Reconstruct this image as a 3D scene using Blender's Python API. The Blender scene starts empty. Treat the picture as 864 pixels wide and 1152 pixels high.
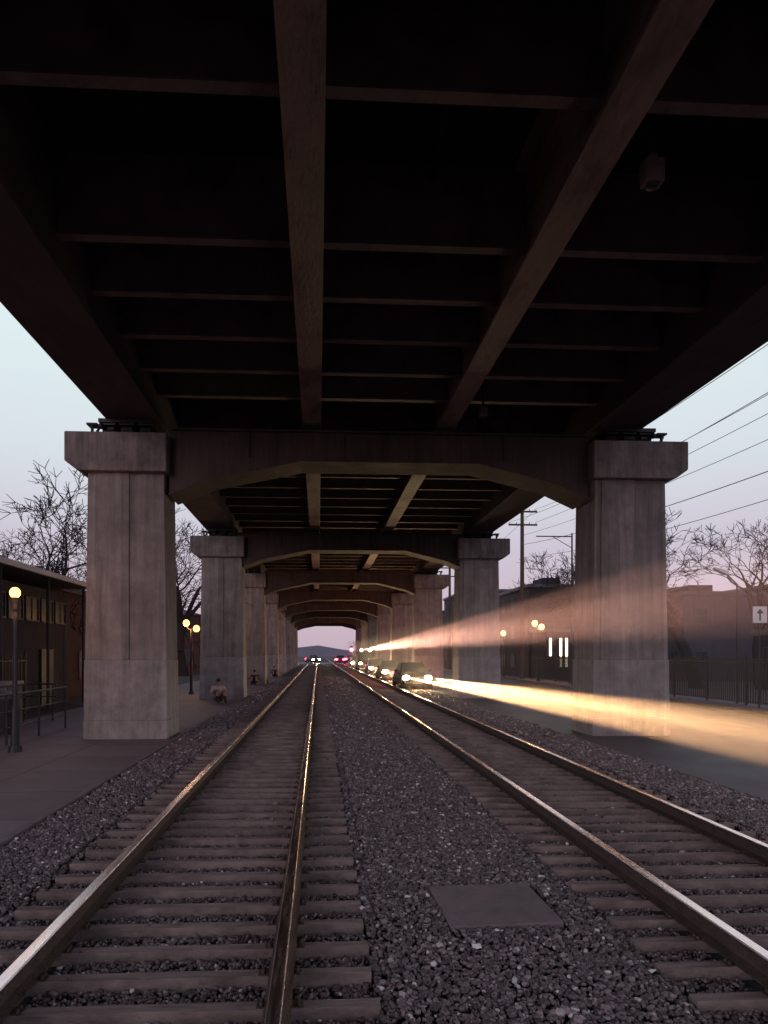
import bpy, math, random
import numpy as np
from mathutils import Vector, Matrix
random.seed(7); rng=np.random.default_rng(7)
S=bpy.context.scene
COL=S.collection
# ------------------------------------------------------------------ helpers
class MB:
    def __init__(s): s.v=[]; s.f=[]; s.m=[]
    def add(s,vs,fs,m=0):
        o=len(s.v); s.v+= [tuple(v) for v in vs]
        for f in fs: s.f.append([i+o for i in f]); s.m.append(m)
    def box(s,x0,x1,y0,y1,z0,z1,m=0,tx=0,ty=0):
        vs=[(x0,y0,z0),(x1,y0,z0),(x1,y1,z0),(x0,y1,z0),(x0+tx,y0+ty,z1),(x1-tx,y0+ty,z1),(x1-tx,y1-ty,z1),(x0+tx,y1-ty,z1)]
        s.add(vs,[(0,3,2,1),(4,5,6,7),(0,1,5,4),(1,2,6,5),(2,3,7,6),(3,0,4,7)],m)
    def prism(s,poly,axis,a,b,m=0):
        n=len(poly); vs=[]
        for t in (a,b):
            for (p,q) in poly:
                vs.append({'x':(t,p,q),'y':(p,t,q),'z':(p,q,t)}[axis])
        fs=[list(range(n))[::-1],list(range(n,2*n))]
        for i in range(n):
            j=(i+1)%n; fs.append((i,j,n+j,n+i))
        s.add(vs,fs,m)
    def loft(s,rings,m=0):
        n=len(rings[0]); vs=[p for r in rings for p in r]; fs=[]
        for k in range(len(rings)-1):
            for i in range(n):
                j=(i+1)%n; fs.append((k*n+i,k*n+j,(k+1)*n+j,(k+1)*n+i))
        fs.append(tuple(range(n))[::-1]); fs.append(tuple(range(len(vs)-n,len(vs))))
        s.add(vs,fs,m)
    def cyl(s,p0,p1,r0,r1=None,n=10,m=0,cap=True):
        if r1 is None: r1=r0
        p0=Vector(p0);p1=Vector(p1);d=(p1-p0).normalized()
        a=d.orthogonal().normalized();b=d.cross(a)
        vs=[]
        for p,r in((p0,r0),(p1,r1)):
            for i in range(n):
                t=2*math.pi*i/n
                vs.append(p+a*math.cos(t)*r+b*math.sin(t)*r)
        fs=[(i,(i+1)%n,n+(i+1)%n,n+i) for i in range(n)]
        if cap: fs+= [list(range(n))[::-1],list(range(n,2*n))]
        s.add(vs,fs,m)
    def sph(s,c,rx,ry=None,rz=None,nu=12,nv=8,m=0,z0=-1.0):
        ry=ry or rx; rz=rz or rx
        vs=[];fs=[]
        a0=math.asin(z0)
        for j in range(nv+1):
            a=a0+(math.pi/2-a0)*j/nv
            for i in range(nu):
                t=2*math.pi*i/nu
                vs.append((c[0]+rx*math.cos(a)*math.cos(t),c[1]+ry*math.cos(a)*math.sin(t),c[2]+rz*math.sin(a)))
        for j in range(nv):
            for i in range(nu):
                k=(i+1)%nu
                fs.append((j*nu+i,j*nu+k,(j+1)*nu+k,(j+1)*nu+i))
        s.add(vs,fs,m)
    def obj(s,name,mats,parent=None,bevel=0,smooth=False,loc=(0,0,0),seg=2):
        me=bpy.data.meshes.new(name); me.from_pydata(s.v,[],s.f)
        if not isinstance(mats,(list,tuple)): mats=[mats]
        for x in mats: me.materials.append(x)
        if len(mats)>1: me.polygons.foreach_set('material_index',s.m)
        if smooth: me.polygons.foreach_set('use_smooth',[True]*len(me.polygons))
        me.update(); me.validate()
        o=bpy.data.objects.new(name,me); COL.objects.link(o); o.location=loc
        if parent: o.parent=parent
        if bevel:
            b=o.modifiers.new('bevel','BEVEL'); b.width=bevel; b.segments=seg; b.limit_method='ANGLE'
        return o
def empty(name,loc=(0,0,0),rot=0):
    e=bpy.data.objects.new(name,None); COL.objects.link(e); e.location=loc; e.rotation_euler=(0,0,rot); e.empty_display_size=.3
    return e
def tag(o,label,cat,group=None,kind=None):
    o['label']=label
    o['category']=cat
    if group: o['group']=group
    if kind: o['kind']=kind
    return o
def struct(o,label=None,cat=None,kind='structure'):
    o['kind']=kind
    if label: o['label']=label
    if cat: o['category']=cat
    return o
def dup(thing,loc=None,rot=None):
    c=thing.copy(); COL.objects.link(c)
    for k in thing.children:
        d=k.copy(); COL.objects.link(d); d.parent=c; d.matrix_parent_inverse=k.matrix_parent_inverse.copy()
        for k2 in k.children:
            d2=k2.copy(); COL.objects.link(d2); d2.parent=d
    if loc is not None: c.location=loc
    if rot is not None: c.rotation_euler=(0,0,rot)
    return c
# ------------------------------------------------------------------ materials
def mat(name,col,rough=.8,metal=0,var=.25,scale=3,bump=.2,bscale=30,streak=0,col2=None,c2amt=.5,c2scale=1.5,spec=.5,stretch=(1,1,1),boards=0):
    m=bpy.data.materials.new(name); m.use_nodes=True
    nt=m.node_tree; N=nt.nodes; L=nt.links; P=N['Principled BSDF']
    geo=N.new('ShaderNodeNewGeometry')
    mp=N.new('ShaderNodeMapping'); mp.inputs['Scale'].default_value=stretch
    L.new(geo.outputs['Position'],mp.inputs[0])
    n1=N.new('ShaderNodeTexNoise'); n1.inputs['Scale'].default_value=scale; n1.inputs['Detail'].default_value=8; n1.inputs['Roughness'].default_value=.65
    L.new(mp.outputs[0],n1.inputs['Vector'])
    mr=N.new('ShaderNodeMapRange'); mr.inputs[1].default_value=.3; mr.inputs[2].default_value=.7
    mr.inputs[3].default_value=1-var; mr.inputs[4].default_value=1+var
    L.new(n1.outputs[0],mr.inputs[0])
    base=N.new('ShaderNodeRGB'); base.outputs[0].default_value=(*col,1)
    cur=base.outputs[0]
    if col2:
        n2=N.new('ShaderNodeTexNoise'); n2.inputs['Scale'].default_value=c2scale; n2.inputs['Detail'].default_value=6; n2.inputs['Roughness'].default_value=.7
        L.new(mp.outputs[0],n2.inputs['Vector'])
        r2=N.new('ShaderNodeMapRange'); r2.inputs[1].default_value=.45; r2.inputs[2].default_value=.65; r2.inputs[4].default_value=c2amt
        L.new(n2.outputs[0],r2.inputs[0])
        mx=N.new('ShaderNodeMix'); mx.data_type='RGBA'; mx.inputs[7].default_value=(*col2,1)
        L.new(r2.outputs[0],mx.inputs[0]); L.new(cur,mx.inputs[6]); cur=mx.outputs[2]
    fac=mr.outputs[0]
    def mul(a,b):
        mm=N.new('ShaderNodeMath'); mm.operation='MULTIPLY'; L.new(a,mm.inputs[0]); L.new(b,mm.inputs[1]); return mm.outputs[0]
    if streak:
        mp2=N.new('ShaderNodeMapping'); mp2.inputs['Scale'].default_value=(5,5,.3)
        L.new(geo.outputs['Position'],mp2.inputs[0])
        n3=N.new('ShaderNodeTexNoise'); n3.inputs['Scale'].default_value=1.2; n3.inputs['Detail'].default_value=7; n3.inputs['Roughness'].default_value=.7
        L.new(mp2.outputs[0],n3.inputs['Vector'])
        r3=N.new('ShaderNodeMapRange'); r3.inputs[1].default_value=.42; r3.inputs[2].default_value=.68; r3.inputs[3].default_value=1; r3.inputs[4].default_value=1-streak
        L.new(n3.outputs[0],r3.inputs[0]); fac=mul(fac,r3.outputs[0])
    if boards:
        mp3=N.new('ShaderNodeMapping'); mp3.inputs['Scale'].default_value=(1,1,.02); L.new(geo.outputs['Position'],mp3.inputs[0])
        vo=N.new('ShaderNodeTexVoronoi'); vo.inputs['Scale'].default_value=1.6; L.new(mp3.outputs[0],vo.inputs['Vector'])
        sp=N.new('ShaderNodeSeparateColor'); L.new(vo.outputs['Color'],sp.inputs[0])
        r4=N.new('ShaderNodeMapRange'); r4.inputs[3].default_value=1-boards; r4.inputs[4].default_value=1+boards*.5; L.new(sp.outputs[0],r4.inputs[0]); fac=mul(fac,r4.outputs[0])
    vm=N.new('ShaderNodeVectorMath'); vm.operation='SCALE'; L.new(cur,vm.inputs[0]); L.new(fac,vm.inputs['Scale'])
    L.new(vm.outputs[0],P.inputs['Base Color'])
    nb=N.new('ShaderNodeTexNoise'); nb.inputs['Scale'].default_value=bscale; nb.inputs['Detail'].default_value=5
    L.new(mp.outputs[0],nb.inputs['Vector'])
    bp=N.new('ShaderNodeBump'); bp.inputs['Strength'].default_value=bump; bp.inputs['Distance'].default_value=.02
    L.new(nb.outputs[0],bp.inputs['Height']); L.new(bp.outputs[0],P.inputs['Normal'])
    rr=N.new('ShaderNodeMapRange'); rr.inputs[1].default_value=.3; rr.inputs[2].default_value=.7; rr.inputs[3].default_value=max(0.02,rough-.1); rr.inputs[4].default_value=min(1,rough+.1)
    L.new(n1.outputs[0],rr.inputs[0]); L.new(rr.outputs[0],P.inputs['Roughness'])
    P.inputs['Metallic'].default_value=metal
    P.inputs['Specular IOR Level'].default_value=spec
    return m
def emis(name,col,st,base=(.8,.7,.5)):
    m=bpy.data.materials.new(name); m.use_nodes=True; P=m.node_tree.nodes['Principled BSDF']
    P.inputs['Base Color'].default_value=(*base,1); P.inputs['Emission Color'].default_value=(*col,1); P.inputs['Emission Strength'].default_value=st
    return m
M_conc=mat('pier_concrete',(.325,.262,.262),.85,var=.24,scale=2.6,bump=.45,bscale=22,streak=.4,col2=(.21,.163,.168),c2amt=.55,c2scale=.9,boards=.2)
M_paint=mat('pier_base_concrete',(.36,.305,.32),.8,var=.24,scale=3.5,bump=.35,bscale=25,streak=.32,col2=(.23,.19,.20),c2amt=.55,c2scale=1.6,boards=.15)
M_cap=mat('cap_concrete',(.25,.192,.195),.85,var=.35,scale=2.5,bump=.5,bscale=18,streak=.5,col2=(.12,.087,.093),c2amt=.75,c2scale=1.1)
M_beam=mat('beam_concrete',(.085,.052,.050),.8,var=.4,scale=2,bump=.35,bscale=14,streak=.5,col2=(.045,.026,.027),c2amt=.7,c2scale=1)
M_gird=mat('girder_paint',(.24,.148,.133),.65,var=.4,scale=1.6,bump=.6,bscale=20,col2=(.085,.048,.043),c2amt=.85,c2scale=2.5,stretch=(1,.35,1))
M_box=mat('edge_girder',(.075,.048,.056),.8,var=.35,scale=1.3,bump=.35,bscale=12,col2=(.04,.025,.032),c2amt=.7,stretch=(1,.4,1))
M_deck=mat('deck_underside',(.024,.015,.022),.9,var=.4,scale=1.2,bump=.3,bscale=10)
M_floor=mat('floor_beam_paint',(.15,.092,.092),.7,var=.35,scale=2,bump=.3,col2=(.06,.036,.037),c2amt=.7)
M_steel=mat('dark_iron',(.03,.027,.03),.5,.4,var=.3,bump=.1)
M_pole=mat('pole_paint',(.035,.032,.04),.5,.2,var=.2,bump=.1)
M_wood=mat('pole_wood',(.07,.05,.045),.9,var=.3,scale=4,bump=.4,stretch=(3,3,.3))
M_rail_side=mat('rail_rust',(.09,.058,.055),.6,.3,var=.4,scale=12,bump=.5,bscale=60)
M_rail_top=mat('rail_head',(.88,.76,.78),.25,1,var=.12,scale=5,bump=.06,bscale=40,stretch=(6,.4,1))
M_sleeper=mat('sleeper_wood',(.27,.19,.195),.8,var=.45,scale=5,bump=.8,bscale=18,col2=(.13,.09,.097),c2amt=.8,c2scale=2,stretch=(.6,5,1))
M_bed=mat('ballast_bed',(.022,.016,.020),.95,var=.6,scale=25,bump=1,bscale=40)
M_earth=mat('earth',(.045,.036,.040),.95,var=.4,scale=.6,bump=.6,bscale=6)
M_road=mat('asphalt',(.040,.033,.040),.5,var=.3,scale=.8,bump=.35,bscale=60,col2=(.03,.025,.03),c2scale=.6)
M_brick=mat('brick_wall',(.085,.036,.036),.9,var=.3,scale=4,bump=.4)
M_wallgrey=mat('grey_wall',(.085,.068,.095),.85,var=.25,scale=2,bump=.2,streak=.3)
M_walldark=mat('dark_wall',(.042,.032,.045),.85,var=.3,scale=2,bump=.2,streak=.3)
M_roof=mat('metal_roof',(.10,.09,.12),.5,.3,var=.2,scale=1,bump=.1)
M_fascia=mat('fascia',(.34,.31,.36),.6,var=.1,bump=.05)
M_trimd=mat('window_trim',(.075,.065,.09),.6,var=.1,bump=.05)
M_bark=mat('bark',(.028,.020,.025),.95,var=.3,scale=6,bump=.6,bscale=20)
M_glass=mat('window_glass',(.03,.035,.05),.08,0,var=.1,bump=.02,spec=1)
M_glassd=mat('dull_window_glass',(.025,.034,.055),.4,0,var=.2,bump=.05,spec=.3)
M_rubber=mat('rubber',(.02,.02,.02),.85,bump=.1)
M_chrome=mat('rim_metal',(.15,.15,.16),.4,.9,var=.1,bump=.02)
M_white=mat('white_sign',(.8,.8,.82),.5,var=.05,bump=.02)
M_plate=mat('concrete_plate',(.19,.14,.16),.8,var=.3,scale=5,bump=.4,bscale=60,col2=(.125,.092,.107))
M_conduit=mat('conduit',(.05,.038,.04),.6,.3)
M_lamp=emis('lamp_glow',(1,.38,.06),9)
M_head=emis('headlight_glow',(1,.76,.40),300)
M_tail=emis('tail_glow',(1,.02,.05),70,(.5,.02,.02))
M_red=emis('signal_glow',(1,.03,.08),120,(.5,.02,.02))
M_litwin=emis('lit_window',(1,.66,.28),1.6)
M_litwhite=emis('lit_door',(1,.84,.55),5)
M_litter=mat('litter',(.75,.72,.74),.6,bump=.1)
def stone_mat():
    m=bpy.data.materials.new('ballast_stone'); m.use_nodes=True; nt=m.node_tree; N=nt.nodes; L=nt.links; P=N['Principled BSDF']
    at=N.new('ShaderNodeAttribute'); at.attribute_name='shade'
    cr=N.new('ShaderNodeValToRGB'); e=cr.color_ramp.elements
    e[0].position=0; e[0].color=(.045,.030,.037,1); e[1].position=1; e[1].color=(.78,.66,.72,1)
    a=e.new(.45); a.color=(.165,.113,.132,1); b=e.new(.85); b.color=(.34,.25,.285,1)
    L.new(at.outputs['Fac'],cr.inputs[0])
    geo=N.new('ShaderNodeNewGeometry'); n=N.new('ShaderNodeTexNoise'); n.inputs['Scale'].default_value=60; n.inputs['Detail'].default_value=4
    L.new(geo.outputs['Position'],n.inputs['Vector'])
    mr=N.new('ShaderNodeMapRange'); mr.inputs[3].default_value=.6; mr.inputs[4].default_value=1.4; L.new(n.outputs[0],mr.inputs[0])
    vm=N.new('ShaderNodeVectorMath'); vm.operation='SCALE'; L.new(cr.outputs[0],vm.inputs[0]); L.new(mr.outputs[0],vm.inputs['Scale'])
    L.new(vm.outputs[0],P.inputs['Base Color']); P.inputs['Roughness'].default_value=.40
    bp=N.new('ShaderNodeBump'); bp.inputs['Strength'].default_value=.4; bp.inputs['Distance'].default_value=.01; L.new(n.outputs[0],bp.inputs['Height']); L.new(bp.outputs[0],P.inputs['Normal'])
    return m
M_stone=stone_mat()
def pave_mat(name,col,c2,rough):
    m=mat(name,col,rough,var=.25,scale=1.5,bump=.25,bscale=50,col2=c2,c2scale=.7)
    nt=m.node_tree; N=nt.nodes; L=nt.links; P=N['Principled BSDF']
    geo=N.new('ShaderNodeNewGeometry')
    b=N.new('ShaderNodeTexBrick'); b.offset=0; b.inputs['Scale'].default_value=1; b.inputs['Brick Width'].default_value=1.6; b.inputs['Row Height'].default_value=1.6
    b.inputs['Mortar Size'].default_value=.015; b.inputs['Color1'].default_value=(1,1,1,1); b.inputs['Color2'].default_value=(.80,.80,.80,1); b.inputs['Mortar'].default_value=(.3,.3,.3,1)
    L.new(geo.outputs['Position'],b.inputs['Vector'])
    src=P.inputs['Base Color'].links[0].from_socket
    vm=N.new('ShaderNodeVectorMath'); vm.operation='MULTIPLY'; L.new(src,vm.inputs[0]); L.new(b.outputs[0],vm.inputs[1]); L.new(vm.outputs[0],P.inputs['Base Color'])
    return m
M_pave=pave_mat('pavement_slabs',(.20,.155,.175),(.12,.093,.106),.7)
M_pave2=mat('paved_strip',(.080,.060,.070),.6,var=.3,scale=1,bump=.3,bscale=55,col2=(.055,.040,.048),c2scale=.5)
# ------------------------------------------------------------------ ground
g=MB(); g.add([(-600,-200,-.14),(600,-200,-.14),(600,900,-.14),(-600,900,-.14)],[(0,1,2,3)]); struct(g.obj('ground',M_earth),'dark bare earth ground','ground')
g=MB(); g.box(-3.27,5.92,-6,260,-.2,-.062); struct(g.obj('track_bed',M_bed),'dark compacted ballast bed under the tracks','ground')
g=MB(); g.box(-8.6,-3.3,-6,125,-.2,.0); struct(g.obj('pavement',M_pave,bevel=.015),'grey concrete slab platform beside the track','pavement')
g=MB(); g.box(-3.297,-3.2,-6,125,-.2,.03); struct(g.obj('kerb',M_plate,bevel=.01),'low concrete edging between platform and ballast','kerb')
g=MB(); g.box(5.95,9.2,-6,125,-.2,.0); struct(g.obj('pavement',M_pave2,bevel=.015),'dark paved strip carrying the bridge piers','pavement')
g=MB(); g.add([(9.2,-60,-.12),(15.0,-60,-.12),(15.0,300,-.12),(9.2,300,-.12)],[(0,1,2,3)]); struct(g.obj('road',M_road),'dark damp asphalt road','road')
g=MB(); g.box(15.0,16.6,-6,200,-.2,.02); struct(g.obj('pavement',M_pave,bevel=.015),'narrow pavement along the far road edge','pavement')
g=MB()
for y in range(-6,150,6): g.add([(12.05,y,-.116),(12.17,y,-.116),(12.17,y+3,-.116),(12.05,y+3,-.116)],[(0,1,2,3)])
struct(g.obj('road_marking',mat('road_paint',(.16,.14,.11),.6,var=.4,bump=.1)),'worn dashed centre line','road marking')
g=MB(); g.add([(-60,118,.18),(60,118,.18),(60,128,.18),(-60,128,.18),(-60,117,-.12),(60,117,-.12),(60,129,-.12),(-60,129,-.12)],[(0,1,2,3),(4,5,1,0),(3,2,6,7)]); struct(g.obj('road',M_road),'asphalt street crossing the railway','road')
# ------------------------------------------------------------------ tracks
CAMZ=1.95
TC=[-0.97,3.40]; GH=.75
def rail_mesh(name,x,par):
    b=MB()
    prof=[(-.075,.02),(.075,.02),(.075,.032),(.014,.05),(.012,.125),(.038,.138),(.040,.162),(.033,.170),(-.033,.170),(-.040,.162),(-.038,.138),(-.012,.125),(-.014,.05),(-.075,.032)]
    n=len(prof); ys=list(np.arange(-5,40,3))+list(range(40,261,20))
    vs=[(x+p,y,z) for y in ys for p,z in prof]
    for k in range(len(ys)-1):
        for i in range(n):
            j=(i+1)%n
            b.add([vs[k*n+i],vs[k*n+j],vs[(k+1)*n+j],vs[(k+1)*n+i]],[(0,1,2,3)],1 if i in(6,7,8) else 0)
    return b.obj(name,[M_rail_side,M_rail_top],par)
SP=.37; TW=.045
slp=MB(); slp.box(-1.3,1.3,-TW,TW,-.15,.02)
for s in(-1,1):
    slp.box(s*GH-.13,s*GH+.13,-.04,.04,.0205,.026,1)
    for sx in(-1,1):
        slp.cyl((s*GH+sx*.10,-.018,.02),(s*GH+sx*.10,-.018,.045),.013,n=6,m=1)
        slp.cyl((s*GH+sx*.10,.022,.02),(s*GH+sx*.10,.022,.045),.013,n=6,m=1)
proto=slp.obj('sleeper',[M_sleeper,M_rail_side],bevel=.006,seg=1)
for ti,tc in enumerate(TC):
    tr=empty('railway_track',(tc,0,0)); tag(tr,'straight railway track with worn steel rails on timber sleepers','railway track','parallel railway tracks')
    for s in(-1,1): rail_mesh('rail',s*GH,tr)
    y0=2.2 if ti==0 else 2.9
    for i in range(100):
        if ti==0 and i==0: o=proto
        else: o=proto.copy(); COL.objects.link(o)
        o.parent=tr; o.location=(random.uniform(-.012,.012),y0+i*SP+random.uniform(-.006,.006),random.uniform(-.003,.003)); o.rotation_euler=(0,random.uniform(-.002,.002),random.uniform(-.004,.004))
    b=MB()
    for i in range(100,340):
        y=y0+i*SP; b.box(-1.3,1.3,y-TW,y+TW,-.1,.02)
    o=b.obj('sleepers',M_sleeper,tr); o['kind']='stuff'
def ico():
    t=(1+5**.5)/2
    v=np.array([(-1,t,0),(1,t,0),(-1,-t,0),(1,-t,0),(0,-1,t),(0,1,t),(0,-1,-t),(0,1,-t),(t,0,-1),(t,0,1),(-t,0,-1),(-t,0,1)],float); v/=np.linalg.norm(v[0])
    f=np.array([(0,11,5),(0,5,1),(0,1,7),(0,7,10),(0,10,11),(1,5,9),(5,11,4),(11,10,2),(10,7,6),(7,1,8),(3,9,4),(3,4,2),(3,2,6),(3,6,8),(3,8,9),(4,9,5),(2,4,11),(6,2,10),(8,6,7),(9,8,1)])
    return v,f
def stones(name,regions,x0=-3.15,x1=5.88):
    V,F=ico(); pts=[]
    for (ya,yb,den,rs) in regions:
        n=int((x1-x0)*(yb-ya)*den)
        x=rng.uniform(x0,x1,n); y=rng.uniform(ya,yb,n)
        ok=(x>-.46*y-.6)&(x<.72*y+.6)
        z=np.full(n,-.015)
        z+=np.where((x>.45)&(x<2.0),.025,0)+np.where(x<-2.35,.02,0)+np.where(x>4.8,.02,0)
        for ti,tc in enumerate(TC):
            yy0=2.2 if ti==0 else 2.9
            inx=np.abs(x-tc)<1.31
            ph=(y-yy0+SP/2)%SP-SP/2
            onb=inx&(np.abs(ph)<TW+.012)
            ok&=~(onb&(rng.random(n)>.006))
            z=np.where(onb,.028,np.where(inx,-.045,z))
            for s in(-1,1): ok&=~(np.abs(x-tc-s*GH)<.085)
        ok&=~((x>.92)&(x<1.77)&(y>4.62)&(y<5.44))
        x,y,z=x[ok],y[ok],z[ok]
        r=rng.uniform(.009,.023,len(x))*rs
        r=np.where(rng.random(len(x))<.05,r*1.5,r)
        r=np.where((np.abs(x-TC[0])<1.31)|(np.abs(x-TC[1])<1.31),r*.85,r)
        pts.append(np.stack([x,y,z,r],1))
    P=np.concatenate(pts); n=len(P)
    sc=rng.uniform(.55,1.35,(n,1,3))*P[:,3][:,None,None]
    jit=rng.uniform(.62,1.3,(n,12,1))
    verts=V[None]*jit*sc
    a=rng.normal(size=(n,4)); a/=np.linalg.norm(a,axis=1)[:,None]; w,xx,yy,zz=a.T
    R=np.stack([1-2*(yy*yy+zz*zz),2*(xx*yy-zz*w),2*(xx*zz+yy*w),2*(xx*yy+zz*w),1-2*(xx*xx+zz*zz),2*(yy*zz-xx*w),2*(xx*zz-yy*w),2*(yy*zz+xx*w),1-2*(xx*xx+yy*yy)],1).reshape(n,3,3)
    verts=np.einsum('nij,nkj->nki',R,verts)
    verts[:,:,2]*=.85
    verts[:,:,0]+=P[:,0][:,None]; verts[:,:,1]+=P[:,1][:,None]; verts[:,:,2]+=(P[:,2]+rng.uniform(-.008,.010,n))[:,None]
    faces=(F[None]+np.arange(n)[:,None,None]*12).reshape(-1)
    me=bpy.data.meshes.new(name); me.vertices.add(n*12); me.vertices.foreach_set('co',verts.reshape(-1).astype(np.float32))
    me.loops.add(n*60); me.loops.foreach_set('vertex_index',faces.astype(np.int32))
    me.polygons.add(n*20); me.polygons.foreach_set('loop_start',np.arange(0,n*60,3,dtype=np.int32)); me.polygons.foreach_set('loop_total',np.full(n*20,3,dtype=np.int32))
    at=me.attributes.new('shade','FLOAT','POINT'); sh=np.clip(rng.beta(1.8,2.4,n),0,1); sh=np.where(rng.random(n)<.02,1.0,sh)
    at.data.foreach_set('value',np.repeat(sh,12).astype(np.float32))
    me.materials.append(M_stone); me.update(calc_edges=True)
    o=bpy.data.objects.new(name,me); COL.objects.link(o); return o,n
o,n=stones('gravel',[(2.4,8,2200,1),(8,15,1100,1.2),(15,30,420,1.75),(30,55,120,2.8)]); print('stones',n)
struct(o,'loose dark crushed stone ballast','gravel','stuff')
b=MB(); b.box(.0,.82,0,.8,0,.06)
o=b.obj('cable_pit_cover',M_plate,bevel=.012); o.location=(.93,4.63,-.022); o.rotation_euler=(.006,-.006,.03); tag(o,'flat square concrete cable pit cover lying in ballast','pit cover')
for i,(x,y,s) in enumerate([(1.03,4.3,.03),(1.9,5.6,.022),(1.3,6.6,.022),(2.0,3.9,.022),(1.45,7.8,.03),(.7,5.2,.02)]):
    b=MB()
    vs=[(rng.uniform(-1,1)*s*.3+math.cos(t)*s*1.3,math.sin(t)*s,rng.uniform(0,.02)) for t in np.linspace(0,6.28,8)[:-1]]
    b.add(vs+[(0,0,.02)],[(k,(k+1)%7,7) for k in range(7)])
    o=b.obj('litter_scrap',M_litter,loc=(x,y,.035)); tag(o,'small crumpled scrap of white litter on the ballast','litter','litter scraps on the ballast')
# ------------------------------------------------------------------ viaduct
Y0=16.05; DY=13.3; NB=8
PL=-4.38; PR=7.40
def pier(side):
    e=empty('bridge_pier'); s=side
    def ring(w,d,z,st):
        a=-.82*w; b_=.08
        return [(-w,-d,z),(a,-d,z),(a,-d-st,z),(b_,-d-st,z),(b_,-d,z),(w,-d,z),(w,d,z),(b_,d,z),(b_,d+st,z),(a,d+st,z),(a,d,z),(-w,d,z)]
    b=MB(); b.loft([ring(.91,.61,1.8,.035),ring(.855,.58,6.08,.035)])
    b.obj('shaft',M_conc,e,bevel=.012)
    b=MB(); b.box(-.93,.93,-.648,.648,.42,1.8,tx=.012,ty=.0); b.obj('painted_base',M_paint,e,bevel=.012)
    b=MB(); b.box(-.943,.943,-.658,.658,-.1,.42,tx=.006,ty=.005); b.obj('plinth',M_paint,e,bevel=.010)
    b=MB(); o_=s*1.31; i_=-s*.96
    poly=[(i_,6.06),(s*1.0,6.06),(o_,6.28),(o_,6.94),(i_,6.94)]
    if s>0: poly=poly[::-1]
    b.prism(poly,'y',-.80,.80); b.obj('cap',M_cap,e,bevel=.03)
    b=MB()
    for xo in(-.42,.0,.42):
        b.box(xo-.16,xo+.16,-.5,.5,6.942,6.99); b.cyl((xo-.13,-.45,7.08),(xo+.13,-.45,7.08),.085,n=10); b.cyl((xo-.13,.45,7.08),(xo+.13,.45,7.08),.085,n=10)
        b.cyl((xo-.1,-.3,6.98),(xo-.02,-.3,7.25),.03,n=6); b.cyl((xo+.1,-.3,6.98),(xo+.02,-.3,7.25),.03,n=6)
        b.box(xo-.17,xo+.17,-.55,.55,7.17,7.215)
    for xo in (s*.75,): 
        b.cyl((xo,-.6,6.94),(xo,-.6,7.16),.035,n=8); b.cyl((xo,-.45,6.94),(xo+.12,-.45,7.14),.03,n=8); b.box(xo-.12,xo+.12,-.65,-.35,7.14,7.18)
        b.sph((xo-s*.2,-.6,7.12),.07)
    b.box(-.62,.62,-.6,.6,7.217,7.30)
    b.obj('bearing',M_steel,e)
    return e
pl=pier(-1); pr=pier(1)
for i in range(NB):
    y=Y0+DY*i
    for pp,x in((pl,PL+(.26 if i==1 else .14 if i>1 else 0)),(pr,PR-(.38 if i>0 else 0))):
        q=pp if i==0 else dup(pp)
        q.location=(x,y,0); tag(q,'tapered concrete bridge pier with cap and painted base','bridge pier','concrete piers carrying the viaduct')
xl,xr=-3.50,6.50
low=[(xl+.06,5.64),(-2.5,6.02),(-.4,6.46),(3.8,6.46),(5.6,6.02),(xr-.06,5.64)]
def cross():
    e=empty('cross_beam')
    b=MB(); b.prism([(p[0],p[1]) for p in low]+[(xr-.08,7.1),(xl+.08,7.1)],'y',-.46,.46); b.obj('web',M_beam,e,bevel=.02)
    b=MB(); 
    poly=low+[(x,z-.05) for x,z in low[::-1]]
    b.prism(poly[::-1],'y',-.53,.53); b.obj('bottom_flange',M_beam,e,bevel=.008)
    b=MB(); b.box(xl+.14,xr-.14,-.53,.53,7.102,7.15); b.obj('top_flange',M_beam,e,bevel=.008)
    for x in(-.15,3.03):
        b=MB(); b.box(x-.2,x+.2,-.3,.3,7.152,7.298)
        b.obj('bearing_pad',M_steel,e)
    for x in(-1.6,.6,1.5,2.3,4.4):
        b=MB(); b.box(x-.012,x+.012,-.52,-.461,6.50,7.08); b.obj('stiffener',M_beam,e)
    return e
cb=cross()
for i in range(NB):
    q=cb if i==0 else dup(cb)
    q.location=(0,Y0+DY*i,0); tag(q,'brown haunched cross beam spanning between two piers','cross beam','cross beams of the viaduct')
YA,YB=-9,Y0+DY*(NB-1)+3
deck=empty('bridge_deck'); tag(deck,'dark steel and concrete viaduct deck seen from underneath','bridge deck')
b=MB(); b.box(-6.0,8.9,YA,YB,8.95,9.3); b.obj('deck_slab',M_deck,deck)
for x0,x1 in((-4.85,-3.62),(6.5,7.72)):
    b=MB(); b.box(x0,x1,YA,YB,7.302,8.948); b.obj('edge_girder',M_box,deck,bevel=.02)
for x0,x1 in((-6.15,-5.98),(8.88,9.05)):
    b=MB(); b.box(x0,x1,YA,YB,8.9,10.2); b.obj('parapet',M_cap,deck,bevel=.02)
for x in(-.15,3.03):
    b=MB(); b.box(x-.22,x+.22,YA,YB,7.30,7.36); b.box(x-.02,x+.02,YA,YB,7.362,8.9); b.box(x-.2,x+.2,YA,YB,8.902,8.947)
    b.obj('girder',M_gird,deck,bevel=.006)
fy=[15.25,13.85,12.4,10.95,9.5,6.9,5.2,3.6,2,.4,-1.2,-2.8,-4.4,-6,-7.6]
y=15.25+2.3
while y<YB: 
    fy.append(y); y+=1.48
fmesh=None
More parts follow.
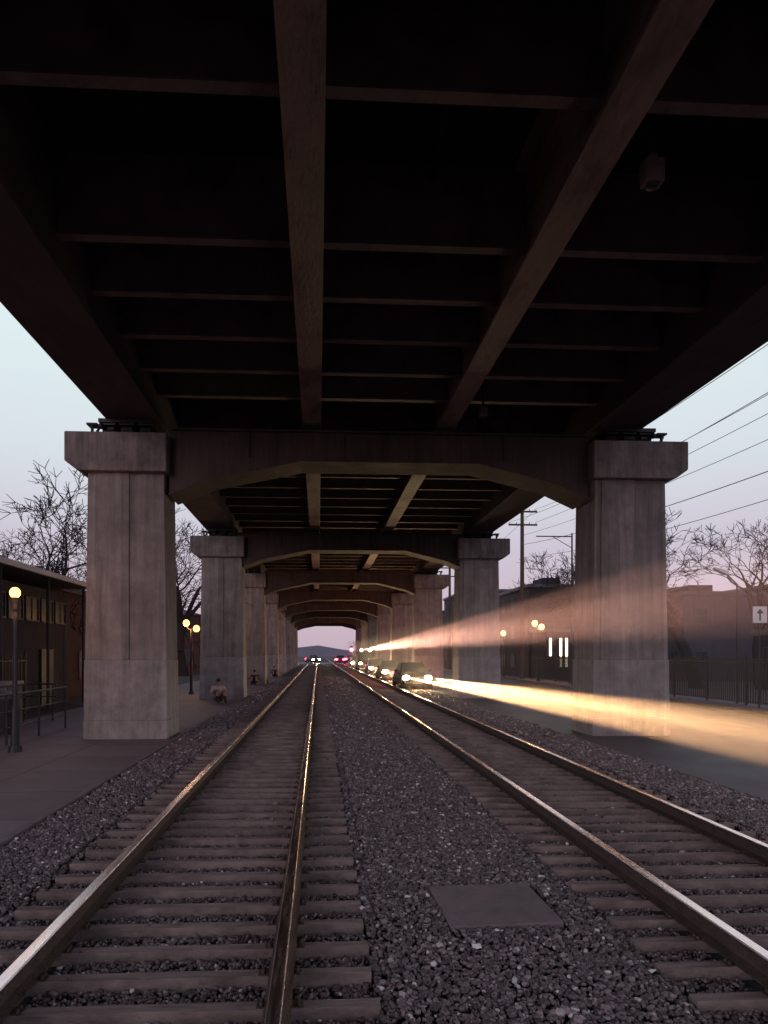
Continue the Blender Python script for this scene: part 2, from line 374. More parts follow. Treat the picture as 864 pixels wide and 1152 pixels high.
for y in fy:
    if fmesh is None:
        b=MB()
        for x0,x1 in((-3.618,-.172),(-.128,3.008),(3.052,6.498)):
            b.box(x0,x1,-.08,.08,7.75,7.785); b.box(x0,x1,-.012,.012,7.787,8.946)
        fm=b.obj('floor_beam',M_floor,deck); fmesh=fm
    else:
        fm=fmesh.copy(); COL.objects.link(fm); fm.parent=deck
    fm.location=(0,y,0)
def pendant(loc,s=1):
    e=empty('ceiling_light',loc)
    b=MB(); b.cyl((0,0,.2*s),(0,0,9-loc[2]-.06),.025,n=8); b.obj('stem',M_conduit,e)
    b=MB(); b.box(-.13*s,.13*s,-.1*s,.1*s,-.17*s,.14*s); b.box(-.06*s,.06*s,-.06*s,.06*s,.141*s,.22*s); b.obj('housing',M_floor,e,bevel=.02)
    b=MB(); b.sph((0,0,-.18*s),.09*s,.09*s,.05*s); b.obj('lens',M_conduit,e,smooth=True)
    return tag(e,'unlit boxy light fixture hanging under the deck','ceiling light','light fixtures under the deck')
pendant((3.72,7.25,7.32),.85); pendant((3.75,15.0,7.45),.7)
b=MB(); b.cyl((1.55,6.5,8.75),(1.75,15.2,8.75),.03,n=8)
o=b.obj('conduit_pipe',M_conduit); tag(o,'thin metal conduit running under the deck','conduit pipe')
# ------------------------------------------------------------------ street lamps
def lamp(heads=1,H=3.15,R=.10):
    e=empty('street_lamp')
    b=MB(); b.cyl((0,0,0),(0,0,.12),.13,.12,12); b.cyl((0,0,.12),(0,0,.9),.085,.07,12); b.cyl((0,0,.9),(0,0,H-.16 if heads==1 else H-.1),.05,.038,10); b.obj('post',M_pole,e)
    if heads==1: P=[(0,0,H)]
    else:
        P=[(-.24,0,H+.14),(.24,0,H-.12)]
        b=MB(); b.cyl((0,0,H-.2),(-.24,0,H-.02),.022,n=8); b.cyl((0,0,H-.4),(.24,0,H-.26),.022,n=8); b.obj('arm',M_pole,e)
    for p in P:
        b=MB(); b.sph(p,R,R,R*1.08,14,10); b.obj('globe',M_lamp,e,smooth=True)
        b=MB(); b.cyl((p[0],p[1],p[2]-.16),(p[0],p[1],p[2]-.09),.05,.07,10); b.obj('globe_socket',M_pole,e)
    return e,P
def lamp_light(e,P,en):
    for p in P[:1]:
        l=bpy.data.lights.new('lamp_light','POINT'); l.energy=en; l.color=(1,.45,.13); l.shadow_soft_size=.14
        lo=bpy.data.objects.new('lamp_light',l); COL.objects.link(lo); lo.parent=e; lo.location=(p[0],p[1]-.0,p[2]-.35)
l1,P1=lamp(1); l1.location=(-6.0,13.55,0); lamp_light(l1,P1,28); tag(l1,'dark post lamp with glowing amber globe on the platform','street lamp','lit post lamps')
l2,P2=lamp(2,3.25,.15); l2.location=(-6.05,32.2,0); lamp_light(l2,P2,70); tag(l2,'dark post with two glowing amber globes on the platform','street lamp','lit post lamps')
l3,P3=lamp(2,3.9,.19); l3.location=(15.4,46,0.02); lamp_light(l3,P3,150); tag(l3,'dark post with two glowing amber globes beside the road','street lamp','lit post lamps')
l4,P4=lamp(1,3.6,.2); l4.location=(15.45,55,0.02); tag(l4,'dark post lamp with glowing amber globe beside the road','street lamp','lit post lamps')
l5=dup(l1,(-6.2,62,0)); l6=dup(l4,(15.5,95,0))
e=empty('roadside_lamp',(16.2,25,.02)); tag(e,'unlit roadside lamp with pale angled head on thin pole','lamp post')
b=MB(); b.cyl((0,0,0),(0,0,4.6),.05,.035,8); b.cyl((0,0,4.6),(-.45,-.1,4.95),.03,n=8); b.obj('post',M_pole,e)
b=MB(); b.loft([[(-.40,-.16,4.93),(-.40,-.02,4.93),(-.40,-.02,5.03),(-.40,-.16,5.03)],[(-.62,-.22,5.0),(-.62,.04,5.0),(-.62,.04,5.14),(-.62,-.22,5.14)],[(-.98,-.18,5.16),(-.98,0,5.16),(-.98,0,5.24),(-.98,-.18,5.24)]]); b.obj('lamp_head',M_white,e,bevel=.01)
# ------------------------------------------------------------------ bare trees
def make_tree(seed,H,spread=1.0,depth=5,pb=.6,rmin=.012):
    rd=random.Random(seed); tr=MB(); cr=MB()
    def rv(): return Vector((rd.uniform(-1,1),rd.uniform(-1,1),rd.uniform(-1,1)))
    def grow(p,d,L,r,lv):
        B=tr if lv<=1 else cr
        n=7 if lv==0 else 6 if lv==1 else 4 if lv<3 else 3
        segs=4 if lv<3 else 3 if lv<5 else 2
        for i in range(segs):
            d=(d+rv()*.26+Vector((0,0,.03 if lv>0 else 0))).normalized()
            q=p+d*(L/segs); r2=r*(.9 if lv==0 else .87)
            B.cyl(p,q,r,r2,n,cap=False); p=q; r=r2
            if lv>=1 and lv<depth and i<segs-1 and rd.random()<pb:
                ax=rv().normalized(); sd=(d+ax*rd.uniform(.7,1.1)*spread).normalized()
                grow(p,sd,L*rd.uniform(.45,.65),max(rmin,r*.55),lv+1)
        if lv<depth:
            k=rd.choice([2,3,3]) if lv>0 else 5
            for j in range(k):
                ax=rv(); ax=(ax-d*ax.dot(d)).normalized()
                sd=(d+ax*rd.uniform(.4,.95)*spread).normalized()
                grow(p,sd,L*rd.uniform(.62,.78),max(rmin,r*rd.uniform(.6,.75)),lv+1)
    grow(Vector((0,0,-.15)),Vector((rd.uniform(-.05,.05),0,1)),H*.24,H*.026,0)
    zm=max(v[2] for v in cr.v)
    e=empty('bare_tree'); tr.obj('trunk',M_bark,e); cr.obj('crown',M_bark,e); return e,zm
trees=[make_tree(3,11.5,1.1,6,.30),make_tree(11,10.5,1.15,6,.25),make_tree(29,12,1.0,6,.22)]
spots=[(0,-15.6,38,.2,11.8),(1,-19.5,40,1.2,10.8),(2,-12.4,62,2,14.5),(0,-14.5,75,4,13),
 (1,22.2,38,.5,11.0),(2,28.2,41,1.7,10.8),(1,24,58,2.4,11),(0,-30,60,.9,13),(1,-6.5,190,1,7),(0,12,210,2,7)]
used=set()
for k,x,y,r,h in spots:
    t0,zm=trees[k]
    t=t0 if k not in used else dup(t0); used.add(k); s=h/zm
    t.location=(x,y,-.14); t.rotation_euler=(0,0,r); t.scale=(s*1.15,s*1.15,s); tag(t,'leafless winter tree with fine spreading twigs','tree','bare winter trees')
# ------------------------------------------------------------------ buildings
def win(parent,x,y,z,w,h,ax,mt=None,name='window',fr=None):
    b=MB(); t=.06
    a,sg=ax
    fr=fr or M_fascia
    def bx(u0,u1,z0,z1,d0,d1,m):
        if a=='x': b.box(min(x+sg*d0,x+sg*d1),max(x+sg*d0,x+sg*d1),y+u0,y+u1,z0,z1,m)
        else: b.box(x+u0,x+u1,min(y+sg*d0,y+sg*d1),max(y+sg*d0,y+sg*d1),z0,z1,m)
    bx(-w/2,w/2,z,z+h,-.02,.02,0)
    bx(-w/2-t,-w/2,z-t,z+h+t,-.02,.06,1); bx(w/2,w/2+t,z-t,z+h+t,-.02,.06,1)
    bx(-w/2,w/2,z-t,z,-.02,.08,1); bx(-w/2,w/2,z+h,z+h+t,-.02,.06,1)
    bx(-.02,.02,z,z+h,.021,.045,1); bx(-w/2,w/2,z+h*.5-.02,z+h*.5+.02,.021,.04,1)
    return b.obj(name,[mt or M_glass,fr],parent)
e=empty('station_building',(0,0,0)); tag(e,'low station building with metal roof and window band','building')
b=MB(); b.box(-17,-10.2,9,28,-.14,4.35); b.obj('wall',M_walldark,e,bevel=.02)
b=MB(); b.prism([(-18,4.4),(-9.5,4.66),(-9.5,4.80),(-13.5,5.3),(-18,4.9)],'y',8.2,28.6); b.obj('roof',M_roof,e,bevel=.02)
b=MB(); b.box(-9.52,-9.42,8.2,28.6,4.66,4.84); b.obj('fascia',M_white,e)
y=10
while y<27.3:
    win(e,-10.2,y,3.15,1.0,.75,('x',1),M_glassd,fr=M_trimd); y+=1.3
b=MB(); b.box(-10.19,-10.12,25,26.1,0,2.1); b.obj('door',M_steel,e)
for y in np.arange(10,28.5,3.6):
    b=MB(); b.cyl((-9.65,y,-.1),(-9.65,y,4.62),.06,n=8); b.obj('roof_post',M_pole,e)
def block(name,x0,x1,y0,y1,H,wall,label,floors=2,faces=('x-','y-'),lit=0.0,roof='flat',cat='building',ww=1.0,wh=1.3,gap=2.4,trim=None):
    trim=trim or M_trimd
    e=empty(name,((x0+x1)/2,(y0+y1)/2,-.14)); X=(x1-x0)/2; Y=(y1-y0)/2
    tag(e,label,cat)
    b=MB(); b.box(-X,X,-Y,Y,0,H); b.obj('wall',wall,e,bevel=.03)
    if roof=='flat':
        b=MB(); b.box(-X-.15,X+.15,-Y-.15,Y+.15,H+.002,H+.3); b.obj('roof',M_roof,e,bevel=.03)
        b=MB(); b.box(-X*.3,X*.2,-Y*.3,Y*.3,H+.302,H+1.2); b.obj('rooftop_unit',M_walldark,e,bevel=.03)
    else:
        b=MB(); b.prism([(-X-.4,H-.05),(X+.4,H-.05),(X*.1,H+X*.28)],'y',-Y-.3,Y+.3); b.obj('roof',M_roof,e)
    fh=H/floors
    for f in range(floors):
        for fc in faces:
            a=fc[0]; sg=-1 if fc[1]=='-' else 1
            half=Y if a=='x' else X
            n=max(1,int(2*half/gap))
            for i in range(n):
                if random.random()<.15: continue
                u=-half+ (i+.5)*2*half/n
                mt=M_litwin if random.random()<lit else M_glassd
                if a=='x': win(e,sg*X,u,f*fh+fh*.35,ww,wh,('x',sg),mt,fr=trim)
                else: win(e,u,sg*Y,f*fh+fh*.35,ww,wh,('y',sg),mt,fr=trim)
    return e
block('brick_building',-17,-11.6,29.5,40,4.9,M_brick,'red brick building behind the station',2,('x+','y-'))
block('house',-18,-12,68,80,6,M_brick,'dark brick house beyond the platform',2,('x+','y-'),.0,'gable')
block('shop_building',17.6,24,55,64,7.6,M_walldark,'dark blocky flat roofed building beside the road',3,('x-','y-'),.0,wh=1.1)
block('house',17.6,24,66,76,5.0,M_wallgrey,'grey house with shallow pitched roof',2,('x-','y-'),.05,'gable',trim=M_fascia)
block('shop_building',17.5,24,78,92,9.4,M_walldark,'dark flat roofed three storey building',3,('x-','y-'),.06)
block('house',17.2,24,94,104,5.4,M_wallgrey,'pale grey house beside the road',2,('x-','y-'),.1,'gable')
block('shop_building',17.5,26,106,116,8,M_walldark,'dark flat roofed building by the road',3,('x-','y-'),.1)
block('shop_building',27,35,48,60,6.4,M_wallgrey,'low dark apartment building behind the fence',2,('x-','y-'),.0,ww=.9,wh=1.1)
block('shop_building',36.5,46,46,58,7.4,M_walldark,'dark flat roofed block behind the fence',2,('x-','y-'),.0,ww=.9,wh=1.1)
block('shed',25,31,31.5,37,3.1,M_walldark,'low dark flat roofed shed behind the fence',1,('x-','y-'),.0)
block('shop_building',14,30,200,215,4.5,M_wallgrey,'distant low building beyond the tracks',2,('y-',),.1)
block('shop_building',-26,-12,150,165,5,M_wallgrey,'distant low building beyond the crossing',2,('y-','x+'),.1)
e=empty('kiosk',(17.3,51.5,0)); tag(e,'small kiosk with tall brightly lit window strips','kiosk')
b=MB(); b.box(0,3.5,-1.6,1.6,0,3.6); b.obj('wall',M_walldark,e,bevel=.02)
b=MB(); b.box(-.2,3.7,-1.8,1.8,3.602,3.8); b.obj('roof',M_roof,e,bevel=.02)
for x in(.35,1.15,1.6):
    b=MB(); b.box(x-.08,x+.08,-1.64,-1.603,.9,3.1); b.obj('window',M_litwhite,e)
# ------------------------------------------------------------------ fences
def fence(name,loc,rot,npan,w,h,label,pick=.13,rad=.012):
    e=empty(name,loc,rot); tag(e,label,'fence')
    b=MB()
    k=pick
    while k<w-.03:
        b.cyl((0,k,.08),(0,k,h),rad,n=4); k+=pick
    for z in (.15,h-.15): b.box(-.02,.02,.031,w-.031,z-.02,z+.02)
    pan=b.obj('fence_panel',M_steel,e)
    b=MB(); b.box(-.03,.03,-.03,.03,0,h+.1); b.cyl((0,0,h+.1),(0,0,h+.16),.04,.005,8); post=b.obj('post',M_steel,e)
    for i in range(1,npan+1):
        c=post.copy(); COL.objects.link(c); c.location=(0,i*w,0)
        if i<npan: c=pan.copy(); COL.objects.link(c); c.location=(0,i*w,0)
    return e
fence('iron_fence',(15.9,14,.02),0,14,2.5,1.75,'black iron picket fence along the road edge',.14,.026)
fence('iron_gate_fence',(-9.0,17.2,-.02),0,2,1.9,1.9,'tall dark iron gate panels beside the station building',.2,.02)
g=MB(); g.add([(16.62,5,-.10),(60,5,-.10),(60,31,-.10),(16.62,54,-.10)],[(0,1,2,3)]); struct(g.obj('verge',mat('verge_soil',(.15,.12,.135),.9,var=.35,scale=1.5,bump=.5,bscale=12)),'pale bare verge behind the fence','ground')
def handrail(loc,L,rot=0):
    e=empty('handrail',loc,rot); tag(e,'dark tubular handrail beside the platform','handrail','platform handrails')
    n=int(L/1.5)
    for i in range(n+1):
        b=MB(); b.cyl((0,i*L/n,0),(0,i*L/n,1.05),.028,n=8); b.obj('post',M_pole,e)
    for z in(.35,.70,1.06):
        b=MB(); b.cyl((0,-.1,z),(0,L+.1,z),.025 if z>1 else .018,n=8); b.obj('rail_bar',M_pole,e)
    return e
handrail((-6.6,11.2,0),6.6); handrail((-7.7,19.8,0),3,math.pi/2); handrail((-8.4,11.5,0),8)
e=empty('litter_bin',(-7.6,16.6,0)); tag(e,'dark round litter bin on the platform','litter bin')
b=MB(); b.cyl((0,0,0),(0,0,.85),.24,.28,16); b.obj('bin_body',M_pole,e)
b=MB(); b.cyl((0,0,.851),(0,0,.9),.31,.31,16); b.sph((0,0,.9),.3,.3,.14,16,5,z0=0.0); b.obj('lid',M_roof,e)
e=empty('cabinet',(-8.9,19.2,-.14)); tag(e,'pale blue grey equipment cabinet beside the handrail','cabinet')
b=MB(); b.box(-.4,.4,-.6,.6,0,1.3); b.obj('cabinet_body',M_fascia,e,bevel=.02)
b=MB(); b.box(.402,.42,-.52,.52,.15,1.2); b.obj('door',M_roof,e,bevel=.005)
e=empty('road_sign',(15.55,22.75,.02)); tag(e,'small white square arrow sign on a thin post','sign')
b=MB(); b.cyl((0,0,0),(0,0,3.6),.03,n=8); b.obj('post',M_pole,e)
b=MB(); b.box(-.26,.26,-.045,-.031,3.0,3.58); b.obj('sign_panel',M_white,e,bevel=.004)
b=MB(); b.box(-.03,.03,-.052,-.046,3.08,3.34); b.prism([(-.13,3.34),(.13,3.34),(0,3.5)],'y',-.052,-.046); b.obj('arrow',M_rubber,e)
# ------------------------------------------------------------------ utility poles + wires
def upole(loc,H,rot=0,arms=2):
    e=empty('utility_pole',loc,rot); tag(e,'tall wooden utility pole with crossarms and insulators','utility pole','wooden utility poles')
    b=MB(); b.cyl((0,0,-.1),(0,0,H),.19,.13,10); b.obj('pole',M_wood,e)
    for a in range(arms):
        z=H-.5-a*1.0
        b=MB(); b.box(-1.1,1.1,-.24,-.13,z-.06,z+.06); b.obj('crossarm',M_wood,e)
        for x in(-1,-.5,.5,1):
            b=MB(); b.cyl((x,-.185,z+.06),(x,-.185,z+.2),.035,.025,8); b.obj('insulator',M_glass,e)
    return e
upole((15.5,50,0),13.2,0,2)
upole((15.5,4,0),12.4,0,2)
upole((15.5,78,0),12.5,0,2)
upole((15.6,104,0),11.5,0,2)
e=empty('bracket_pole',(15.3,39.5,0)); tag(e,'slim dark pole with a horizontal bracket arm','pole')
b=MB(); b.cyl((0,0,0),(0,0,9.2),.07,.05,8); b.obj('post',M_pole,e)
b=MB(); b.cyl((-2.2,0,9.0),(.0,0,9.0),.035,n=6); b.cyl((-1.2,0,9.0),(0,0,8.3),.02,n=6); b.obj('bracket_arm',M_pole,e)
def wire(p0,p1,sag,r=.013,name='overhead_wire'):
    b=MB(); p0=Vector(p0); p1=Vector(p1); n=24; pr=p0
    for i in range(1,n+1):
        t=i/n; q=p0.lerp(p1,t)-Vector((0,0,sag*4*t*(1-t))); b.cyl(pr,q,r,n=4,cap=False); pr=q
    o=b.obj(name,M_steel); tag(o,'thin black overhead power line sagging between poles','power line','overhead power lines')
for x,z,z2,sg in((-1,12.9,12.1,.5),(1,12.9,12.1,1.0),(-1,11.9,11.1,1.1),(1,11.9,11.1,.7)):
    wire((15.5+x,49.8,z),(15.5+x,3.8,z2),sg)
wire((15.5,49.8,10.2),(15.5,3.8,8.2),.8,.018); wire((15.5,49.8,9.2),(15.5,3.8,7.4),.9,.014); wire((15.5,49.8,10.9),(15.5,3.8,9.4),.7,.012)
for x in(-1,1): wire((15.5+x,50,12.9),(15.5+x,78,12.2),.6)
# ------------------------------------------------------------------ cars
def beam(e,p,power,cone,tilt,yaw=0,col=(1,.54,.24),soft=.04,blend=.5):
    l=bpy.data.lights.new('headlight_or_streak_beam','SPOT'); l.energy=power; l.color=col; l.spot_size=math.radians(cone); l.spot_blend=blend; l.shadow_soft_size=soft
    o=bpy.data.objects.new('headlight_or_streak_beam',l); COL.objects.link(o); o.parent=e; o.location=p; o.rotation_euler=(math.radians(90+tilt),0,math.radians(180+yaw))
def glow(e,p,en):
    l=bpy.data.lights.new('headlight_halo','POINT'); l.energy=en; l.color=(1,.60,.28); l.shadow_soft_size=.1  # point light added ahead of the car for a halo around its headlights
    o=bpy.data.objects.new('headlight_halo',l); COL.objects.link(o); o.parent=e; o.location=p
def make_car(paint,label,loc,rot=0,wide=0,narrow=(),lit=True,gl=0):
    e=empty('car',loc,rot); tag(e,label,'car','cars on the road')
    st=[(-2.2,.34,.58,.66),(-2.12,.24,.68,.78),(-1.7,.2,.80,.86),(-1.0,.2,.93,.88),(0,.2,.95,.89),(1.2,.2,.97,.88),(1.85,.24,1.0,.83),(2.12,.3,.92,.76),(2.18,.4,.8,.7)]
    b=MB(); R=[]
    for y,zb,zt,w in st:
        h=zt-zb
        half=[(w*.88,zb),(w,zb+h*.2),(w*1.01,zb+h*.55),(w*.96,zt-h*.12),(w*.84,zt)]
        R.append([(x,y,z) for x,z in half]+[(-x,y,z) for x,z in half[::-1]])
    b.loft([r[::-1] for r in R])
    cz0,cz1=.93,1.42
    lo=[(-.76,-1.0),(.76,-1.0),(.74,1.75),(-.74,1.75)]; hi=[(-.58,-.25),(.58,-.25),(.56,1.05),(-.56,1.05)]
    b.add([(x,y,cz0) for x,y in lo]+[(x,y,cz1) for x,y in hi],[(4,5,6,7),(0,1,5,4),(1,2,6,5),(2,3,7,6),(3,0,4,7)])
    b.obj('body',paint,e,bevel=.03)
    def quad(name,i,j,k=.1,off=.008):
        a=Vector((*lo[i],cz0));c=Vector((*lo[j],cz0));d=Vector((*hi[j],cz1));f=Vector((*hi[i],cz1))
        ctr=(a+c+d+f)/4; nn=(c-a).cross(d-a).normalized()
        pts=[ctr+(p-ctr)*(1-k)+nn*off for p in(a,c,d,f)]
        q=MB(); q.add(pts+[p-nn*.004 for p in pts],[(0,1,2,3),(7,6,5,4),(0,4,5,1),(1,5,6,2),(2,6,7,3),(3,7,4,0)]); q.obj(name,M_glassd,e)
    quad('windscreen',0,1); quad('side_window',1,2); quad('rear_window',2,3); quad('side_window',3,0)
    for sx in(-1,1):
        for y in(-1.35,1.35):
            w=MB(); w.cyl((sx*.72,y,.31),(sx*.9,y,.31),.31,n=18); wo=w.obj('wheel',M_rubber,e,bevel=.02)
            w=MB(); w.cyl((sx*.895,y,.31),(sx*.912,y,.31),.19,n=12); w.obj('rim',M_chrome,wo)
        h=MB(); h.sph((sx*.58,-2.10,.62),.19,.12,.14,12,8); h.obj('headlight',M_head if lit else M_glass,e,smooth=True)
        h=MB(); h.box(sx*.6-.2,sx*.6+.2,2.12,2.20,.62,.86); h.obj('tail_light',M_tail,e,bevel=.01)
        h=MB(); h.sph((sx*.92,-.75,1.0),.1,.06,.07,8,6); h.obj('wing_mirror',paint,e)
        for (pw,cone,tilt,yaw) in narrow: beam(e,(sx*.58,-2.3,.64),pw,cone,tilt,yaw)  # pencil beams added to draw light streaks, far tighter than normal headlights
    h=MB(); h.box(-.38,.38,-2.225,-2.15,.38,.53); h.obj('grille',M_rubber,e)
    h=MB(); h.box(-.24,.24,-2.235,-2.226,.30,.40); h.obj('number_plate',M_trimd,e)
    if wide: beam(e,(0,-2.4,.7),wide,60,-10,0,soft=.2)
    if gl: glow(e,(0,-2.6,.75),gl)
    return e
P_dark=mat('car_paint_dark',(.012,.012,.018),.45,.0,var=.05,bump=.0,spec=.3)
P_sil=mat('car_paint_silver',(.03,.03,.038),.45,.2,var=.05,bump=.0,spec=.3)
P_red=mat('car_paint_red',(.2,.02,.02),.25,.2,var=.05,bump=.0,spec=.8)
make_car(P_dark,'dark saloon car with blazing headlights beside the tracks',(5.2,37,.02),0,100,((4e6,.26,.72,0),(1.4e5,.9,.85,0)),gl=110)
make_car(P_sil,'dark grey saloon car with bright headlights by the far piers',(5.2,48,.02),0,150,((1.2e6,.22,.35,0),),gl=220)
make_car(P_sil,'dark grey saloon car with bright headlights by the far piers',(5.2,60,.02),0,300,gl=450)
make_car(P_sil,'dark grey saloon car with bright headlights by the far piers',(5.2,92,.02),0,300,gl=450)
make_car(P_red,'red saloon car with glowing tail lights near the crossing',(3.6,112,.2),math.pi,lit=False)
make_car(P_red,'red saloon car with glowing tail lights at the crossing',(6.2,121,.2),math.pi*.9,lit=False)
make_car(P_sil,'dark grey saloon car with headlights crossing the railway',(-1.0,123,.2),0.3,200)
e=empty('van',(5.15,74,.02)); tag(e,'dark box van with headlights, added to carry roof lamps for a light streak','van')
b=MB(); b.box(-.88,.88,-2.5,2.6,.35,1.2); b.prism([(-2.5,1.201),(2.6,1.201),(2.6,2.15),(-1.7,2.15)],'x',-.86,.86); b.obj('body',P_dark,e,bevel=.05)
b=MB(); b.add([(-.75,-2.42,1.3),(.75,-2.42,1.3),(.7,-1.80,2.05),(-.7,-1.80,2.05)],[(0,1,2,3)]); b.obj('windscreen',M_glass,e)
for sx in(-1,1):
    for y in(-1.6,1.7):
        w=MB(); w.cyl((sx*.7,y,.36),(sx*.9,y,.36),.36,n=18); w.obj('wheel',M_rubber,e,bevel=.02)
    h=MB(); h.sph((sx*.62,-2.5,.85),.14,.07,.12,12,8); h.obj('headlight',M_head,e,smooth=True)
    h=MB(); h.sph((sx*.45,-1.6,2.28),.11,.08,.10,12,8); h.obj('added_roof_lamp',M_head,e,smooth=True)  # lamps added on the roof as the source of the upper light streak
    beam(e,(sx*.45,-1.75,2.28),1.7e6,.17,.40 if sx<0 else .30,0,col=(1,.47,.34));  # very narrow spot shaped to read as a light streak
b=MB(); b.box(-.7,.7,-1.55,-1.45,2.152,2.3); b.obj('roof_rack',M_steel,e)
b=MB(); b.box(4.15,6.12,5,105,.0,3.4)  # scattering volume added along the lane to make the beams visible
mm=bpy.data.materials.new('mist'); mm.use_nodes=True; nt=mm.node_tree; nt.nodes.remove(nt.nodes['Principled BSDF'])
vsn=nt.nodes.new('ShaderNodeVolumeScatter'); vsn.inputs['Density'].default_value=.009; vsn.inputs['Anisotropy'].default_value=.5; vsn.inputs['Color'].default_value=(1,.95,.92,1)
nt.links.new(vsn.outputs[0],nt.nodes['Material Output'].inputs['Volume'])
struct(b.obj('mist',mm),'thin mist volume added so lamp beams show as streaks','mist')
e=empty('rail_signal',(5.2,104,0)); tag(e,'slim railway signal post showing a red light','railway signal')
b=MB(); b.cyl((0,0,0),(0,0,2.6),.06,n=8); b.obj('post',M_pole,e)
b=MB(); b.box(-.2,.2,-.1,.1,2.2,3.1); b.obj('signal_head',M_steel,e,bevel=.02)
b=MB(); b.sph((0,-.12,2.5),.24,.06,.24); b.obj('red_lens',M_red,e)
# ------------------------------------------------------------------ people
M_skin=mat('skin',(.35,.2,.15),.6,var=.05,bump=.05)
def person(loc,rot,coat,pants,label,sc=1.0):
    e_mats=[M_skin,coat,pants,M_rubber]
    V=[];R=[];E=[];K=[]
    def add(p,r,k,par=None):
        V.append(p);R.append(r);K.append(k)
        if par is not None: E.append((par,len(V)-1))
        return len(V)-1
    pel=add((0,0,.14),(.16,.13),2); ab=add((0,-.03,.32),(.155,.12),1,pel); ch=add((0,-.04,.5),(.18,.13),1,ab); nk=add((0,.0,.64),(.06,.06),0,ch)
    hd=add((0,.03,.74),(.075,.085),0,nk); tp=add((0,.02,.86),(.06,.07),0,hd)
    legs=[((.1,.06,.13),(.15,.40,.46),(.13,.60,.1),(.14,.76,.05))]
    arms=[((.2,-.03,.55),(.28,.16,.36),(.17,.38,.50),(.13,.45,.49))]
    for s in(-1,1):
        for (h,k,a,t) in legs:
            i=add((s*h[0],h[1],h[2]),(.1,.1),2,pel); i=add((s*k[0],k[1],k[2]),(.07,.07),2,i); i=add((s*a[0],a[1],a[2]),(.048,.048),3,i); add((s*t[0],t[1],t[2]),(.04,.035),3,i)
        for (h,k,a,t) in arms:
            i=add((s*h[0],h[1],h[2]),(.075,.075),1,ch); i=add((s*k[0],k[1],k[2]),(.055,.055),1,i); i=add((s*a[0],a[1],a[2]),(.032,.03),0,i); i=add((s*t[0],t[1],t[2]),(.036,.02),0,i)
            d=(Vector(t)-Vector(a)).normalized()
            for q in range(4):
                f=Vector(t)+d*(.05)+Vector(((q-1.5)*.019,0,0)); f2=f+d*(.03 if q in(0,3) else .04)+Vector((0,0,-.02))
                j=add((s*f[0],f[1],f[2]),(.009,.009),0,i); add((s*f2[0],f2[1],f2[2]),(.008,.008),0,j)
            f=Vector(t)+Vector((-.05,0,0))+d*.01; add((s*f[0],f[1],f[2]),(.01,.01),0,i)
    me=bpy.data.meshes.new('p'); me.from_pydata(V,E,[]); o=bpy.data.objects.new('p',me); COL.objects.link(o)
    sk=o.modifiers.new('s','SKIN'); sk.use_smooth_shade=True
    for i,sv in enumerate(me.skin_vertices[0].data): sv.radius=R[i]; sv.use_root=(i==0)
    o.modifiers.new('u','SUBSURF').levels=1
    dg=bpy.context.evaluated_depsgraph_get(); nm=bpy.data.meshes.new_from_object(o.evaluated_get(dg))
    bpy.data.objects.remove(o)
    nm.materials.clear()
    for m in e_mats: nm.materials.append(m)
    VV=[Vector(v) for v in V]
    for p in nm.polygons:
        c=p.center; k=min(range(len(VV)),key=lambda i:(VV[i]-c).length); p.material_index=K[k]; p.use_smooth=True
    nm.name='person'
    o=bpy.data.objects.new('person',nm); COL.objects.link(o); o.location=loc; o.rotation_euler=(0,0,rot); o.scale=(sc,sc,sc); tag(o,label,'person')
    hz=V[hd]; b=MB(); b.sph((hz[0],hz[1]-.015,hz[2]+.06),.088,.10,.105,12,8,z0=-.25); b.obj('hair',M_steel,o,smooth=True)
    b=MB(); b.sph((0,hz[1]+.088,hz[2]+.0),.012,.02,.02,6,5); b.obj('nose',M_skin,o)
    for s in(-1,1):
        b=MB(); b.sph((s*.03,hz[1]+.078,hz[2]+.03),.01,.008,.007,6,5); b.obj('eye',M_rubber,o)
    return o
C1=mat('coat_pale',(.50,.36,.35),.9,bump=.2); C2=mat('jeans',(.06,.07,.12),.9,bump=.2); C3=mat('coat_dark',(.04,.035,.05),.9,bump=.2); C4=mat('trousers_red',(.22,.07,.06),.9,bump=.2)
person((-3.95,26.6,.0),math.radians(200),C1,C4,'person in pale pink jacket sitting on the pavement, knees up',1.08)
person((-3.9,41.2,0),math.radians(180),C3,C2,'person in dark coat sitting on the platform by a pier',1.05)
person((-3.6,43.4,0),math.radians(200),C3,C3,'person in black clothes sitting hunched near a pier',1.05)
person((-3.55,54.4,0),math.radians(190),C3,C3,'person in dark coat sitting beside a far pier',1.05)
# ------------------------------------------------------------------ far terrain
b=MB(); n=60
vs=[];fs=[]
for i in range(n+1):
    x=-500+1000*i/n; h=5+2*math.sin(i*.7)+1.5*math.sin(i*1.9+1)
    vs+=[(x,420,-.2),(x,520,max(3,h))]
for i in range(n): fs.append((2*i,2*i+2,2*i+3,2*i+1))
b.add(vs,fs); struct(b.obj('hills',mat('hill',(.12,.10,.15),1,var=.3,scale=.05,bump=.1)),'low hazy wooded hills on the horizon','hills')
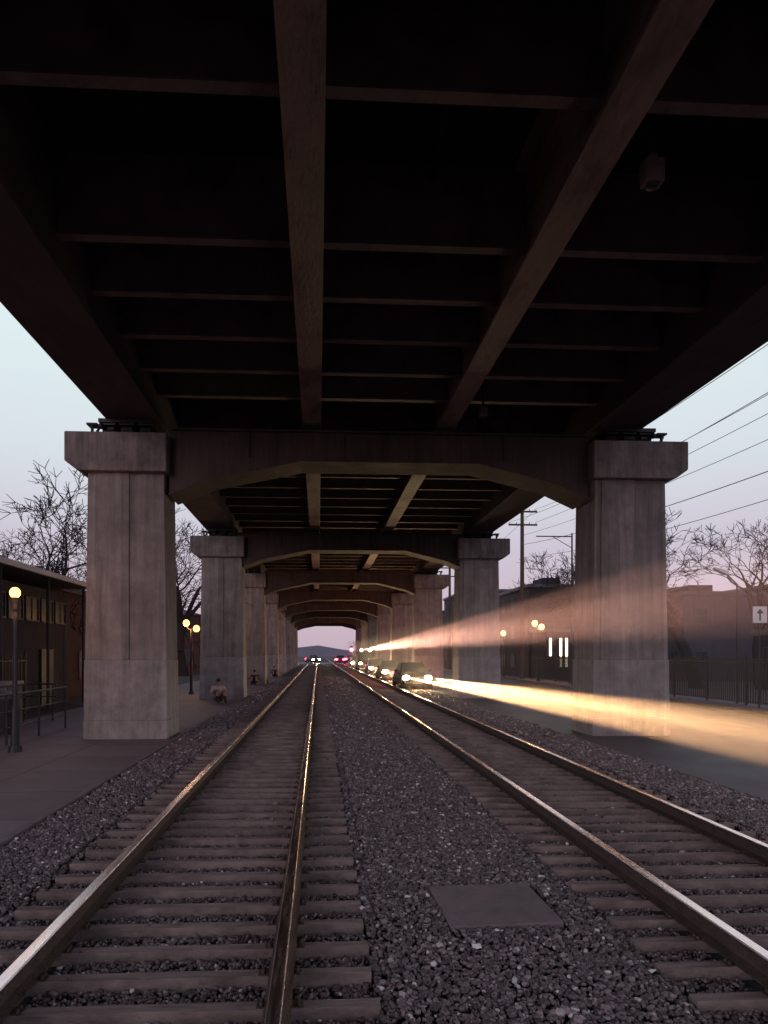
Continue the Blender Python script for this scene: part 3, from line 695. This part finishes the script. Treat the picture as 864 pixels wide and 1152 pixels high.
# ------------------------------------------------------------------ world
W=bpy.data.worlds.new('World'); S.world=W; W.use_nodes=True; nt=W.node_tree; N=nt.nodes; L=nt.links
bg=N['Background']
sky=N.new('ShaderNodeTexSky'); sky.sky_type='NISHITA'; sky.sun_disc=False; sky.sun_elevation=math.radians(4); sky.sun_rotation=math.radians(200)
tc=N.new('ShaderNodeTexCoord'); sx=N.new('ShaderNodeSeparateXYZ'); L.new(tc.outputs['Generated'],sx.inputs[0])
cr=N.new('ShaderNodeValToRGB'); E=cr.color_ramp.elements
E[0].position=0; E[0].color=(.60,.46,.56,1); E[1].position=1; E[1].color=(.20,.15,.27,1)
for p,c in((.06,(.64,.50,.60)),(.15,(.65,.59,.70)),(.27,(.74,.80,.86)),(.42,(.80,.93,.95)),(.52,(.68,.72,.80)),(.66,(.36,.30,.41))):
    q=E.new(p); q.color=(*c,1)
L.new(sx.outputs[2],cr.inputs[0])
mx=N.new('ShaderNodeMix'); mx.data_type='RGBA'; mx.inputs[0].default_value=.92
sc=N.new('ShaderNodeVectorMath'); sc.operation='SCALE'; sc.inputs['Scale'].default_value=.09; L.new(sky.outputs[0],sc.inputs[0])
L.new(sc.outputs[0],mx.inputs[6]); L.new(cr.outputs[0],mx.inputs[7]); L.new(mx.outputs[2],bg.inputs[0]); bg.inputs[1].default_value=1.0
fill_sun=bpy.data.lights.new('fill_sun','SUN'); fill_sun.energy=.36; fill_sun.angle=math.radians(20); fill_sun.color=(1,.84,.82)  # low soft fill added to brighten the pier fronts at dusk
so=bpy.data.objects.new('fill_sun',fill_sun); COL.objects.link(so); so.rotation_euler=Vector((.45,1,-.16)).to_track_quat('-Z','Y').to_euler()
# ------------------------------------------------------------------ camera
cam=bpy.data.cameras.new('camera'); co=bpy.data.objects.new('camera',cam); COL.objects.link(co); S.camera=co
co.location=(0,0,CAMZ); co.rotation_euler=(math.radians(90),0,math.radians(-3.05))
cam.lens=750/1152*36; cam.sensor_width=36; cam.shift_x=34/1152; cam.shift_y=159/1152; cam.clip_end=2000; cam.clip_start=.05
S.view_settings.view_transform='Standard'; S.view_settings.look='None'; S.view_settings.exposure=0
